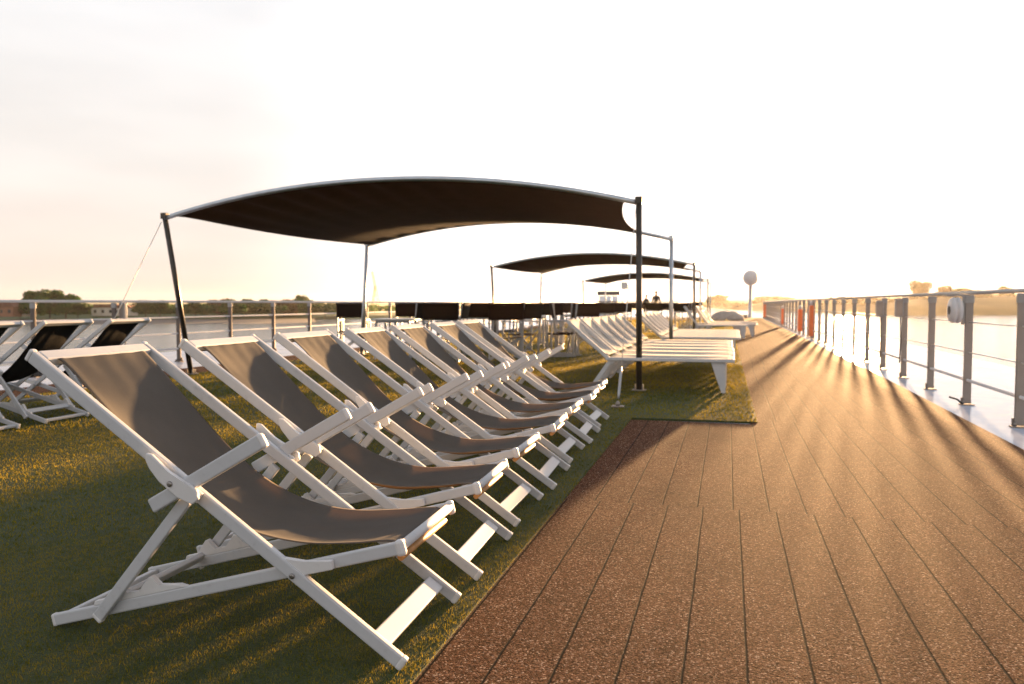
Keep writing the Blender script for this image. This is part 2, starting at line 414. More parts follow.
# artificial grass fibres: real little blades, finer and denser near the viewer
def blades():
    V = []; 
    bands = [(0.9, 4.0, 17000, .0021, .0105), (4.0, 7.5, 5200, .0040, .014), (7.5, 14, 1700, .008, .021), (14, 28, 330, .016, .030), (28, 52, 80, .034, .036)]
    c, s_ = math.cos(YAW), math.sin(YAW)
    for r0, r1, dens, w, h in bands:
        x0, x1, y0, y1 = -7.6, .262, .4, min(50.4, r1 + .1)
        n = int((x1 - x0) * (y1 - y0) * dens)
        P = np.column_stack([rng.uniform(x0, x1, n), rng.uniform(y0, y1, n)])
        d = np.hypot(P[:, 0], P[:, 1])
        edge = np.where(P[:, 1] < 7.27, -.822, np.maximum(.217, .262 - .0042 * (P[:, 1] - 7.3)))
        xc = P[:, 0] * c + P[:, 1] * s_; zc = -P[:, 0] * s_ + P[:, 1] * c
        keep = (d >= r0) & (d < r1) & (P[:, 0] < edge) & (zc > .6) & (np.abs(xc) < zc * .72 + .5)
        P = P[keep]; n = len(P)
        a = rng.uniform(0, 2 * np.pi, n); hh = h * rng.uniform(.6, 1.15, n); ww = w * rng.uniform(.7, 1.2, n)
        la = rng.uniform(0, 2 * np.pi, n); lean = hh * rng.uniform(.1, .8, n)
        ca, sa = np.cos(a) * ww / 2, np.sin(a) * ww / 2
        z = np.full(n, .0088)
        A = np.column_stack([P[:, 0] - ca, P[:, 1] - sa, z]); B = np.column_stack([P[:, 0] + ca, P[:, 1] + sa, z])
        T = np.column_stack([P[:, 0] + np.cos(la) * lean, P[:, 1] + np.sin(la) * lean, z + hh])
        V.append(np.stack([A, B, T], 1).reshape(-1, 3))
    V = np.concatenate(V); n = len(V); k = n // 3
    me = bpy.data.meshes.new('grass'); me.vertices.add(n); me.loops.add(n); me.polygons.add(k)
    me.vertices.foreach_set('co', V.ravel().astype(np.float32))
    me.loops.foreach_set('vertex_index', np.arange(n, dtype=np.int32))
    me.polygons.foreach_set('loop_start', np.arange(0, n, 3, dtype=np.int32))
    me.update(calc_edges=True); me.validate()
    me.materials.append(M['blade']); o = bpy.data.objects.new('grass', me); COL.objects.link(o)
    tag(o, kind='stuff', label='short green artificial grass pile covering the sun deck', cat='grass')
    print('blades', k)
blades()

# ------------------------------------------------------------------ deck chairs
def chair_meshes(sling_mat, root, var=0, only_sling=False):
    """folding deck chair, faces local +X; local x = world x + 1.55"""
    W2 = .272                                # half width over the outer rails
    X = lambda x: (x + 1.55) * .92
    top = (X(-2.235) - .03, .880); foot = (X(-.915), .014)
    ax = (Vector((foot[0], 0, foot[1])) - Vector((top[0], 0, top[1]))).normalized()
    nrm = Vector((-ax.z, 0, ax.x));  nrm = nrm if nrm.z > 0 else -nrm
    yo = W2 - .013; yi = yo - .0275
    def rl(t, y, off=0): return Vector((top[0], y, top[1])) + ax * t + nrm * off
    LEN = (Vector((foot[0], 0, foot[1])) - Vector((top[0], 0, top[1]))).length
    for sg in (() if only_sling else (-1, 1)):
        y = sg * yo
        r = MB().bar(rl(.012, y), rl(LEN - .014, y), .022, .040, bev=.005).build('back_rail', 'white', root)
        MB().bar(rl(-.003, y), rl(.013, y), .0245, .0425, bev=.006).build('end_cap', 'plastic', r)
        MB().bar(rl(LEN - .018, y), rl(LEN + .003, y), .0245, .0425, bev=.006).build('end_cap', 'plastic', r)
        b0 = Vector((X(-2.20) - .022, sg * yi, .022)); b1 = Vector((X(-.912) - .018, sg * yi, .342))
        br = MB().bar(b0, b1, .022, .038, bev=.005).build('seat_rail', 'white', root)
        d = (b1 - b0).normalized()
        MB().bar(b0 - d * .003, b0 + d * .013, .0245, .0405, bev=.006).build('end_cap', 'plastic', br)
        MB().bar(b1 - d * .016, b1 + d * .012, .028, .048, bev=.009).build('end_cap', 'plastic', br)
        # notched rack on the seat rail
        up = Vector((-d.z, 0, d.x)); poly = []
        base = b0 + up * .018
        for t_, u_ in ((.165, 0), (.175, .016), (.225, .012), (.268, .056), (.280, .058), (.300, .016), (.345, .014), (.388, .052), (.400, .055), (.418, .020), (.49, .012), (.515, 0)):
            p = base + d * t_ + up * u_; poly.append((p.x, p.z))
        yy = sg * yi
        MB().prism(poly, yy - .010, yy + .010, .003).build('notch_rack', 'plastic', br)
        # triangular gusset and bolt where the rails cross
        cpt = Vector((X(-1.284), 0, .246))
        g = [(cpt.x + .010, cpt.z - .004), (cpt.x + .125, cpt.z + .026), (cpt.x + .120, cpt.z + .052), (cpt.x + .03, cpt.z + .040), (cpt.x - .055, cpt.z + .052)]
        MB().prism(g, sg * (yo - .0115), sg * (yo + .006), .003).build('gusset', 'plastic', br)
        MB().lathe([(.0085, 0), (.0085, .003), (.004, .005)] if sg > 0 else [(.004, -.005), (.0085, -.003), (.0085, 0)], (cpt.x, sg * (yo + .0125), cpt.z), 12, 'y').build('bolt', 'bolt', r)
        # prop leg, outside plane, from the pivot down to the rack
        l0 = Vector((X(-1.688) + .02, y, .448)); l1 = Vector((X(-2.020), y, .056))
        lg = MB().bar(l0, l1, .021, .036, bev=.004).build('prop_leg', 'white', root)
        dl = (l1 - l0).normalized()
        MB().bar(l1 - dl * .010, l1 + dl * .005, .0235, .0385, bev=.005).build('end_cap', 'plastic', lg)
        # armrest crosses the rail and ends free in front
        a0 = Vector((X(-1.800) + .022, sg * (yo + .0255), .430)); a1 = Vector((X(-1.362) - .006, sg * (yo + .0255), .645))
        da = (a1 - a0).normalized()
        arm = MB().bar(a0, a1, .024, .044, bev=.005).build('armrest', 'white', root)
        MB().bar(a1 - da * .014, a1 + da * .005, .0275, .0475, bev=.009).build('end_cap', 'plastic', arm)
        # moulded bracket clamping armrest to rail
        pc = (0.535 * .92 + .034) / ax.x
        prof = [(-.125, .030), (-.105, .040), (-.02, .030), (.06, .034), (.075, .046), (.105, .044), (.118, .030), (.128, .020), (.118, -.012), (.06, -.028), (-.03, -.026), (-.085, -.010), (-.112, .006)]
        pl = [rl(pc + t_ * .86, 0, u_ * .80) for t_, u_ in prof]
        MB().prism([(p.x, p.z) for p in pl], sg * (yo + .0385), sg * (yo + .052), .004).build('bracket', 'plastic', arm)
        bp = rl(pc + .01, 0, -.002)
        MB().lathe([(.009, 0), (.009, .003), (.004, .006)] if sg > 0 else [(.004, -.006), (.009, -.003), (.009, 0)], (bp.x, sg * (yo + .052), bp.z), 12, 'y').build('bolt', 'bolt', arm)
        # spacer blocks between armrest plane and rail, seen from the front
        sp = rl(pc + .075, 0, .004)
        MB().box((sp.x, sg * (yo + .019), sp.z), (.05, .012, .036), .003, Matrix.Rotation(math.atan2(-ax.z, ax.x), 3, 'Y')).build('spacer', 'plastic', arm)
    wi = yo - .0125
    # cross bars
    if not only_sling:
        p = rl(.035, 0, 0)
        MB().bar(rl(.030, -wi, .004), rl(.030, wi, .004), .030, .046, side=tuple(nrm), bev=.006).build('top_bar', 'white', root)
        q = LEN - .095
        MB().bar(rl(q, -wi, .0), rl(q, wi, .0), .018, .062, side=tuple(nrm), bev=.005).build('foot_bar', 'white', root)
        MB().tube([(X(-.934), -yi + .012, .344), (X(-.934), yi - .012, .344)], .0145, 14).build('seat_bar', 'white', root)
        MB().tube([(X(-.948), -.20, .302), (X(-.948), .205, .302)], .0105, 10).build('sling_rod', 'rust', root)
        MB().bar((X(-2.17) - .022, -yi + .012, .030), (X(-2.17) - .022, yi - .012, .030), .030, .022, side=(1, 0, .2), bev=.005).build('rear_bar', 'white', root)
        MB().bar((X(-1.985), -yo + .012, .100), (X(-1.985), yo - .012, .100), .040, .020, side=(.6, 0, .8), bev=.005).build('prop_bar', 'white', root)
    # sling: smooth curve through measured points, wrapped over both bars
    C = [(-2.232, .842), (-2.212, .862), (-2.190, .850), (-2.135, .806), (-2.005, .688), (-1.825, .526), (-1.66, .414), (-1.48, .346), (-1.30, .322), (-1.12, .334), (-1.02, .346), (-.968, .346), (-.954, .328), (-.960, .308), (-.975, .294)]
    def cat(t):
        n = len(C) - 1; f = t * n; i = min(int(f), n - 1); u = f - i
        P = [Vector(C[max(0, min(n, i + k))]) for k in (-1, 0, 1, 2)]
        return .5 * ((2 * P[1]) + (-P[0] + P[2]) * u + (2 * P[0] - 5 * P[1] + 4 * P[2] - P[3]) * u * u + (-P[0] + 3 * P[1] - 3 * P[2] + P[3]) * u ** 3)
    hw = .203
    g_ = random.Random(var * 17 + 3); ph_ = [g_.uniform(0, 6.28) for _ in range(6)]; sg_ = 1 + .35 * g_.uniform(-1, 1)
    def f(u, v):
        c = cat(u); y = (v * 2 - 1)
        mid = max(0, math.sin(math.pi * min(1, max(0, (u - .12) / .72))))
        wdt = hw - .010 * mid
        sag = -.034 * sg_ * max(0, math.sin(math.pi * min(1, max(0, (u - .13) / .665)))) ** .7 * (1 - y * y)
        cr = .0016 * math.sin(y * 9 + u * 7 + ph_[0]) * mid + .0012 * math.sin(y * 4 - u * 31 + ph_[1]) * mid \
           + .0011 * math.exp(-((u - .16) / .10) ** 2) * math.sin(y * 13 + ph_[2]) + .0016 * math.exp(-((u - .72) / .10) ** 2) * math.sin(y * 11 + ph_[3]) \
           + .0022 * math.exp(-((y + .93) / .05) ** 2) + .0022 * math.exp(-((y - .93) / .05) ** 2)
        return (X(c.x), y * wdt + .004 * math.sin(u * 3 + ph_[4]) * mid, c.y + sag + cr)
    return MB().grid(f, 64, 40, .0022).build('sling', sling_mat, root)

CH_G = 'white framed deck chairs in a row along the walkway'
ch0 = empty('deck_chair', cat='deck chair')
chair_meshes('sling', ch0)
chair_labels = [
    'nearest white deck chair with taupe sling, its whole side frame in full view',
    'white taupe deck chair directly behind the nearest one, second in the row',
    'taupe deck chair third in the row from the camera along the brown walkway',
    'taupe deck chair in the middle of the row of seven, fourth from the front',
    'taupe deck chair fifth in the row, before the last two by the dark canopy post',
    'taupe deck chair next to last in the row, sixth from the camera',
    'taupe deck chair at the far end of the row, closest to the dark canopy post']
chairs = [ch0] + [copy_tree(ch0) for _ in range(6)]
for k, c in enumerate(chairs[1:]):                     # every sling has stretched in its own way
    old = [o for o in c.children if o.name.startswith('sling') and not o.name.startswith('sling_rod')][0]
    nw = chair_meshes('sling', c, k + 1, True); old.data = nw.data; bpy.data.objects.remove(nw)
for k, c in enumerate(chairs):
    jx, jr = [(0, 0), (.006, .7), (-.010, -.9), (.014, 1.0), (-.008, -.6), (.012, .8), (-.012, -1.0)][k]
    place(c, (-1.470 + jx - .0205 * k, 2.312 + k * .750, .009), R(1.8 + jr), chair_labels[k], CH_G)
bk0 = empty('deck_chair', cat='deck chair')
chair_meshes('blacksling', bk0)
BK_G = 'black deck chairs seen from behind at the left edge'
bl = ['black sling deck chair cut off by the left edge of the photo, nearest of three',
      'middle of the three black sling deck chairs behind the nearest taupe chair',
      'black sling deck chair farthest of three, just left of the leaning canopy post']
for k in range(3):
    c = bk0 if k == 0 else copy_tree(bk0)
    place(c, (-6.26, 5.04 + k * .75, .009), math.pi + R((.6, -.4, .3)[k]), bl[k], BK_G)

# ------------------------------------------------------------------ shade canopies
def canopy(name, yn, label, depth=5.55, guys=True, seed=1):
    root = empty(name, (0, yn, 0), label=label, cat='shade canopy', group='brown arched shade canopies along the deck')
    xl, xr = -7.50, -1.02; zc = 2.215; rise = .40
    def arch(s_, y):                                   # s_ 0..1 across
        xa = xl + .40 * y / depth; x = xa + (xr - xa) * s_; q = 2 * s_ - 1
        return Vector((x, y, zc + rise * (1 - abs(q) ** 2.05)))
    ys = (0.0, depth)
    for i, y in enumerate(ys):
        MB().tube([arch(k / 40, y) for k in range(41)], .032, 10).build('arch_tube', 'galv', root)
    def fab(u, v):                                     # u across, v front to back
        sv = max(0, math.sin(math.pi * v)) ** .8
        il = (.05 + .22 * sv) / (xr - xl); ir = (.15 + .28 * sv) / (xr - xl)
        s_ = il + u * (1 - il - ir)
        y = .0 + v * (depth - .0)
        p = arch(s_, y)
        sag = .20 * math.sin(math.pi * v)
        # lacing: the hem is pulled up at its ties, folds run in from them
        fold = .055 * (math.exp(-v * 6) - math.exp(-v * 40)) * math.sin(u * 2 * math.pi * 13 + 1.7 * seed + 2.5 * v) * (1.15 - u) \
             + .02 * (math.exp(-(1 - v) * 9) - math.exp(-(1 - v) * 40)) * math.sin(u * 2 * math.pi * 15)
        hem = -.006 - .012 * (math.exp(-v * 24) + math.exp(-(1 - v) * 24)) * (1 - abs(math.cos(u * math.pi * 13)))
        p.z += -sag * (0.55 + .45 * (1 - (2 * u - 1) ** 2)) + fold + hem
        return p
    cl = MB().grid(fab, 150, 44, .002).build('awning_cloth', 'canopy', root)
    # posts: tops lean outwards along the deck on the left side
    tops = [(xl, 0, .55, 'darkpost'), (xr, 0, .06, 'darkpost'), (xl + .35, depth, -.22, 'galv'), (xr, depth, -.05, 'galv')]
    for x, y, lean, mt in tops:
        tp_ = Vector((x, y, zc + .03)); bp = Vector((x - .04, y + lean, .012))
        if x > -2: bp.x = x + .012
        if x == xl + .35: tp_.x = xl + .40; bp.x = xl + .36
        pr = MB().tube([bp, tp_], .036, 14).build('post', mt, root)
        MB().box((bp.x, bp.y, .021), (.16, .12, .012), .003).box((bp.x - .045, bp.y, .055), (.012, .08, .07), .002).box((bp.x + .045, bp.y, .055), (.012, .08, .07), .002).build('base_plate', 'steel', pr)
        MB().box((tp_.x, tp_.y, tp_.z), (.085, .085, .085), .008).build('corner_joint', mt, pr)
    for x in (xl - .03, xr - .03):
        a = Vector((x, -.03, zc - .05)); b = Vector((x, -1.52, .03)); d = (a - b)
        g = MB().tube([b + d * .17, a], .005, 6).build('guy_wire', 'wire', root)
        MB().tube([b + d * .03, b + d * .05, b + d * .15, b + d * .17], [.007, .014, .014, .006], 8).build('turnbuckle', 'alu', g)
        MB().box((x, -1.52, .022), (.12, .09, .014), .003).lathe([(.022, .028), (.022, .055), (.010, .075)], (x, -1.52, 0), 10).build('deck_eye', 'steel', g)
    return root
canopy('shade_canopy', 9.45, 'nearest and largest brown arched shade canopy above the loungers', seed=1)
canopy('shade_canopy', 25.2, 'middle brown shade canopy, second of three along the deck', seed=2)
canopy('shade_canopy', 42.3, 'farthest and smallest brown shade canopy of the three', seed=3)

# ------------------------------------------------------------------ sun loungers
def lounger_meshes(root, back=(-.487, .415)):
    """local: foot end at +x .085, hinge at -1.378, y 0..W"""
    Wd = .74; zt = .400
    hx = -1.378
    bk = Vector((hx + back[0], 0, zt + back[1]))
    fr = MB()
    for y in (.017, Wd - .017):
        fr.bar((hx - .02, y, zt - .022), (.085, y, zt - .022), .030, .036, bev=.005)
    fr.bar((.066, .034, zt - .022), (.066, Wd - .034, zt - .022), .030, .036, side=(1, 0, 0), bev=.006)
    fr.build('frame', 'white', root)
    bf = MB(); d = (bk - Vector((hx, 0, zt))).normalized()
    lo = Vector((hx, 0, zt - .012)) - d * .10
    for y in (.052, Wd - .052):
        bf.bar((lo.x, y, lo.z), (bk.x, y, bk.z), .030, .046, bev=.006)
    bf.bar((bk.x, .067, bk.z), (bk.x, Wd - .067, bk.z), .036, .030, side=(d.x, 0, d.z), bev=.006)
    bf.build('backrest_frame', 'white', root)
    # two tapered front leg plates, two raking rear legs
    for y in (.045, Wd - .045):
        MB().prism([(-.180, zt - .042), (-.020, zt - .042), (-.014, .0), (-.058, .0)], y - .014, y + .014, .004).build('front_leg', 'white', root)
        MB().bar((hx + .03, y, zt - .05), (hx - .20, y, .012), .026, .050, bev=.005).build('rear_leg', 'white', root)
    MB().bar((hx - .165, .058, .075), (hx - .165, Wd - .058, .075), .030, .022, side=(.6, 0, .8), bev=.004).build('leg_stretcher', 'white', root)
    y0, y1 = .038, Wd - .038
    def seat(u, v):
        x = hx + .01 + u * (.05 - hx - .01)
        return (x, y0 + (y1 - y0) * v, zt - .004 - .022 * math.sin(math.pi * u) ** .6 * (1 - (2 * v - 1) ** 2))
    MB().grid(seat, 24, 8, .003).build('seat_sling', 'cream', root)
    def bks(u, v):
        p = Vector((hx, 0, zt + .006)).lerp(bk, u)
        n = Vector((d.z, 0, -d.x))
        s_ = .075 * math.sin(math.pi * min(1, u * 1.02)) ** .8
        p = p - n * s_ * (.75 + .25 * (1 - (2 * v - 1) ** 2)) * (1 if n.z < 0 else -1) * -1
        p = p + n * (.024 if n.z > 0 else -.024)
        return (p.x, .030 + (Wd - .060) * v, p.z)
    MB().grid(bks, 20, 8, .003).build('back_sling', 'cream', root)
L0 = empty('sun_lounger', cat='sun lounger'); lounger_meshes(L0)
ordw = ['nearest', 'second', 'third', 'fourth', 'fifth', 'farthest']
for k in range(6):
    c = L0 if k == 0 else copy_tree(L0)
    place(c, (.0 + random.uniform(-.012, .012), 9.44 + k * .84, .009), R(random.uniform(-.4, .4)),
          '%s white sun lounger in the close row of six beside the dark canopy post' % ordw[k], 'white sun loungers in the first row')
for k in range(6):
    c = copy_tree(L0)
    place(c, (.16 + random.uniform(-.015, .015), 15.4 + k * .80, .009), R(random.uniform(-.4, .4)),
          '%s white sun lounger in the second row, behind the pale canopy post' % ordw[k], 'white sun loungers in the second row')
L3 = empty('sun_lounger', cat='sun lounger'); lounger_meshes(L3, (-.36, .52))
for k in range(5):
    c = L3 if k == 0 else copy_tree(L3)
    place(c, (.42 + (.08, .34, -.02, .42, .20)[k], 24.3 + k * 1.15, .009), R((4, -5, 8, -3, 5)[k]),
          '%s white sun lounger in the third, untidy row far down the deck' % (['nearest', 'second', 'middle', 'fourth', 'farthest'][k]), 'white sun loungers in the third row')

# ------------------------------------------------------------------ guard rails
def rail_heights(H): return (.74 * H, .47 * H, .215 * H)
def guard_rail(x, H, label, inward, wire_r=.0055, wire_mat='wire', post_mat='steel'):
    root = empty('guard_rail', (x, 0, 0), label=label, cat='railing')
    ys = [7.68 + 1.56 * k for k in range(-5, 34)]
    ys = [y for y in ys if y < 61]
    pm = MB()
    pm.box((0, 0, H * .5 - .02), (.075, .030, H - .05), .004)
    pm.box((0, 0, .006 - .011), (.13, .10, .012), .002)
    pm.box((-.035 * inward, .026, .03), (.03, .022, .07), .003).lathe([(.012, 0), (.012, .03)], (.04, .03, .005), 8).lathe([(.012, 0), (.012, .03)], (-.04, -.03, .005), 8)
    p0 = pm.build('post', post_mat, root)
    hd = MB().box((0, 0, H - .065), (.092, .040, .085), .012).build('post_head', 'greybox', p0)
    p0.location = (0, ys[0], 0)
    for y in ys[1:]:
        c = p0.copy(); COL.objects.link(c); c.parent = root; c.location = (0, y, 0)
        h_ = hd.copy(); COL.objects.link(h_); h_.parent = c
    MB().tube([(0, ys[0] - .5, H), (0, 61, H)], .020, 12).build('handrail', wire_mat, root)
    a, b, c_ = rail_heights(H)
    for z in (a, b):
        MB().tube([(0, ys[0] - .5, z)] + [(0, (ys[i] + ys[i + 1]) / 2 + (0 if q else 0), z - .004) for i in range(len(ys) - 1) for q in (0,)] + [(0, 61, z)], wire_r, 8).build('wire', wire_mat, root)
    MB().tube([(0, ys[0] - .5, c_), (0, 61, c_)], .016, 8).build('foot_tube', 'plastic', root)
    return ys
ysR = guard_rail(XR, 1.155, 'steel guard rail with flat posts along the right side of the walkway', 1)
ysL = guard_rail(XL, 1.075, 'steel guard rail running along the left side of the deck', -1, .013, 'plastic', 'bronze')
# fittings on the rails
def lamp_box(x, y, z, label, side, mat='greybox'):
    r = empty('junction_box', (x, y, z), label=label, cat='junction box', group='boxes hung on the guard rails')
    MB().box((0, 0, 0), (.11, .075, .26), .012).build('housing', mat, r)
    MB().box((0, -.041, 0), (.085, .008, .22), .003).build('lid', 'steel', r)
    MB().tube([(.02, .0, -.13), (.03, 0, -.45), (.02, 0, -.78)], .009, 6).build('cable', 'black', r)
    return r
lamp_box(XR - .085, 12.36 - .05, .985, 'grey junction box with cable hung on the right guard rail', 1)
lamp_box(XR - .07, 13.9, .96, 'small grey junction box on the right guard rail, farther than the one with a reel', 1)
lamp_box(XL + .09, 10.9, .93, 'grey junction box on the left guard rail beside the leaning canopy post', -1)
def reel(x, y, z, label):
    r = empty('lifebuoy_reel', (x, y, z), label=label, cat='line reel', group='round white reels on the guard rails')
    MB().lathe([(.05, -.055), (.115, -.050), (.135, -.030), (.135, -.012), (.118, -.006), (.118, .006), (.135, .012), (.135, .03), (.115, .05), (.05, .055)], n=28, axis='x').build('drum', 'plastic', r)
    MB().box((.075, 0, .0), (.03, .05, .30), .006).box((0, 0, .155), (.17, .05, .018), .004).build('bracket', 'greybox', r)
    MB().lathe([(.045, -.062), (.045, .062)], n=16, axis='x').build('hub', 'black', r)
    return r
reel(XR - .125, 9.26, .975, 'round white reel on the right guard rail near the edge of the photo')
reel(XL + .14, 19.4, .90, 'round white reel on the left guard rail between leaning post and chair back')
def deck_hook(x, y):
    r = MB().tube([(x, y, 0.0), (x - .05, y - .01, .05), (x - .13, y - .02, .075)], .010, 8).build('deck_hook', 'black')
    tag(r, 'small dark bent hook at the foot of a right guard rail post', 'hook')
deck_hook(XR - .05, 9.20)
# orange cabinets standing at the right rail
for k, (y, z0, z1, w, lab) in enumerate(((24.9, .08, .98, .12, 'nearest orange box at the right guard rail, slim with a white light'),
                                 (28.6, .10, .84, .16, 'widest orange box fixed to the right guard rail, second of them'),
                                 (37.6, .10, .80, .13, 'small orange box on the right guard rail, third along'),
                                 (56.0, .10, .95, .16, 'farthest orange box, at the very end of the right guard rail'))):
    r = empty('lifebuoy_box', (XR - .06, y, 0), label=lab, cat='safety box', group='orange safety boxes along the right guard rail')
    MB().box((0, 0, (z0 + z1) / 2), (w, .28, z1 - z0), .025).build('cabinet', 'orange', r)
    MB().box((-.02, -.144, (z0 + z1) / 2), (w - .05, .012, z1 - z0 - .1), .004).build('door', 'orange', r)
    MB().box((0, 0, z0 / 2 - .005), (.04, .18, z0), .003).build('foot', 'steel', r)
    if k != 3:
        MB().lathe([(.03, 0), (.05, .03), (.05, .10), (.025, .14)], (0, 0, z1 - .004), 14).build('light', 'plastic', r)

# ------------------------------------------------------------------ radar dome
r = empty('radar_dome', (1.55, 61.2, 0), label='white ball shaped radar dome on a slim white mast at the bow', cat='radar dome')
MB().lathe([(.22, -.011), (.22, .03), (.13, .06), (.12, 2.35), (.2, 2.42)], n=18).build('mast', 'white', r)
zc_ = 2.88
MB().lathe([(max(.02, .54 * math.sin(math.pi * k / 18)), zc_ - .56 * math.cos(math.pi * k / 18)) for k in range(19)], n=28).build('dome', 'plastic', r)
r = empty('deck_hatch', (.7, 60.9, 0), label='low dark hatch cover beside the foot of the radar mast', cat='hatch')
MB().box((0, 0, .07), (1.3, .8, .16), .03).build('coaming', 'roofdark', r)
MB().box((0, 0, .17), (1.4, .9, .04), .01).build('cover', 'roofdark', r)

# ------------------------------------------------------------------ directors' chairs and tables
def director(root):
    """local: faces -y?  back at y=+.0, seat towards +y"""
    Wd = .58; hb = 1.055
    for sg in (-1, 1):
        x = sg * Wd / 2
        MB().bar((x, -.02, .44), (x, -.07, hb), .030, .030, side=(1, 0, 0), bev=.004).build('back_post', 'alu', root)
        MB().bar((x, -.03, .685), (x, .46, .690), .050, .026, side=(1, 0, 0), bev=.006).build('armrest', 'alu', root)
        MB().bar((x, .42, .03), (x, .42, .675), .030, .030, side=(1, 0, 0), bev=.004).build('front_post', 'alu', root)
        MB().bar((x, 0, .03), (x, 0, .45), .030, .030, side=(1, 0, 0), bev=.004).build('rear_post', 'alu', root)
        MB().bar((x, -.05, .020), (x, .48, .020), .034, .030, side=(1, 0, 0), bev=.004).build('foot', 'alu', root)
    for y in (.03, .39):
        m = MB(); m.bar((-Wd / 2 + .02, y, .05), (Wd / 2 - .02, y, .44), .028, .016, side=(0, 0, 1), bev=.003)
        m.bar((Wd / 2 - .02, y + .02, .05), (-Wd / 2 + .02, y + .02, .44), .028, .016, side=(0, 0, 1), bev=.003)
        m.build('cross_brace', 'alu', root)
    def back(u, v):
        return (-Wd / 2 - .018 + u * (Wd + .036), -.045 - .055 * v - .03 * math.sin(math.pi * u), .745 + v * .30)
    MB().grid(back, 12, 6, .012).build('backrest', 'darkmesh', root)
    def seat(u, v):
        return (-Wd / 2 + u * Wd, .0 + v * .42, .455 - .03 * math.sin(math.pi * u))
    MB().grid(seat, 10, 6, .006).build('seat', 'darkmesh', root)
D0 = empty('director_chair', cat='folding chair'); director(D0)
DG = 'dark backed folding chairs around the tables'
def at(u, z):
    x = (u - 512) / 800 * z; c, s_ = math.cos(YAW), math.sin(YAW)
    return (x * c - z * s_, x * s_ + z * c)
dchairs = [(352, 16.6, 14, 'lone dark backed folding chair nearest the left railing, left of the pale table'),
    (410, 17.6, 10, 'dark backed folding chair just right of the pale table, seen from behind'),
    (422, 15.4, 80, 'dark backed folding chair turned sideways right of the pale table'),
    (441, 13.9, 15, 'wide dark backed folding chair seen from behind in the middle of the seating'),
    (462, 15.6, 96, 'dark folding chair turned sideways between two chairs seen from behind'),
    (478, 16.6, 12, 'dark backed folding chair behind the far end of the deck chair row'),
    (506, 13.9, 17, 'dark backed folding chair right above the last taupe deck chair'),
    (551, 19.6, 8, 'dark backed folding chair standing alone left of the first lounger backs'),
    (585, 17.6, 20, 'dark backed folding chair directly behind the first row of lounger backs'),
    (532, 21.5, 195, 'folding chair facing the viewer between the two dark chair backs'),
    (604, 24, 12, 'dark folding chair far back, left of the near dark canopy post'),
    (622, 26, 20, 'dark folding chair far back, just left of the near dark canopy post'),
    (566, 24, -10, 'far dark folding chair behind the lone chair left of the loungers'),
    (588, 29, 16, 'dark folding chair behind the first lounger row, far under the middle canopy'),
    (654, 30, 10, 'far dark folding chair between the near canopy posts'),
    (664, 33, 25, 'farthest dark folding chair seen between the near canopy posts'),
    (682, 29, -20, 'dark folding chair left of the dark post of the middle canopy'),
    (530, 15.2, 70, 'folding chair turned sideways just right of the last taupe deck chair, grey frame showing'),
    (556, 16.0, -75, 'folding chair turned sideways behind the top of the nearest lounger backrest'),
    (571, 15.6, 110, 'folding chair with its grey frame right against the first lounger backrests'),
    (520, 17.4, 160, 'folding chair facing the viewer behind the sideways chair near the last deck chair'),
    (694, 31, 30, 'dark folding chair under the right edge of the middle canopy')]
for k, (u, z, a, lab) in enumerate(dchairs):
    c = D0 if k == 0 else copy_tree(D0)
    x, y = at(u, z); place(c, (x, y, .009), R(a), lab, DG)
def table(u, z, label, sx=1.0, sy=.8, rz=0, top='tabletop'):
    x, y = at(u, z)
    r = empty('table', (x, y, .009), R(rz), label, 'table', 'tables on the sun deck')
    MB().box((0, 0, .735), (sx, sy, .028), .006).build('tabletop', top, r)
    MB().box((0, 0, .70), (sx - .16, sy - .16, .04), .004).build('apron', 'alu', r)
    for a in (-1, 1):
        for b in (-1, 1):
            MB().bar((a * (sx / 2 - .09), b * (sy / 2 - .09), .682), (a * (sx / 2 - .07), b * (sy / 2 - .07), 0), .04, .04, bev=.005).build('leg', 'alu', r)
table(397, 15.0, 'pale topped table left of the row of dark chair backs', .80, .8, 8)
table(470, 18.2, 'pale topped table hidden behind the dark chair backs', 1.3, .8, 8)
table(530, 18.6, 'pale topped table between two dark folding chairs left of the loungers', .85, .8, 8)
table(575, 21, 'pale topped table behind the lounger backs', .9, .8, 8)
table(610, 26.5, 'pale topped table far back left of the near dark canopy post', 1.0, .8, 8)
table(688, 30.2, 'table among dark chairs under the right side of the middle canopy', 1.1, .8, 0)
# low dark windscreen beyond the seating
r = empty('windscreen', (-5.3, 48.4, 0), label='long low dark windscreen across the deck behind the seating', cat='screen')
for k in range(5):
    MB().bar((-2.4 + 1.2 * k, 0, -.0), (-2.4 + 1.2 * k, 0, 1.12), .05, .05, bev=.006).build('post', 'darkpost', r)
for k in range(4):
    MB().box((-1.8 + 1.2 * k, 0, .90), (1.14, .02, .36), .004).build('panel', 'darkmesh', r)
MB().tube([(-2.45, 0, 1.14), (2.45, 0, 1.14)], .03, 10).build('cap_rail', 'darkpost', r)
# sign on a pole
x, y = at(624.5, 43)
r = empty('sign_post', (x, y, 0), label='small blank pale sign on a thin pole behind the seating', cat='sign')
MB().tube([(0, 0, .0), (0, 0, 1.85)], .03, 10).build('pole', 'galv', r)
MB().box((0, -.04, 1.98), (.36, .03, .36), .01).build('sign_plate', 'galv', r)
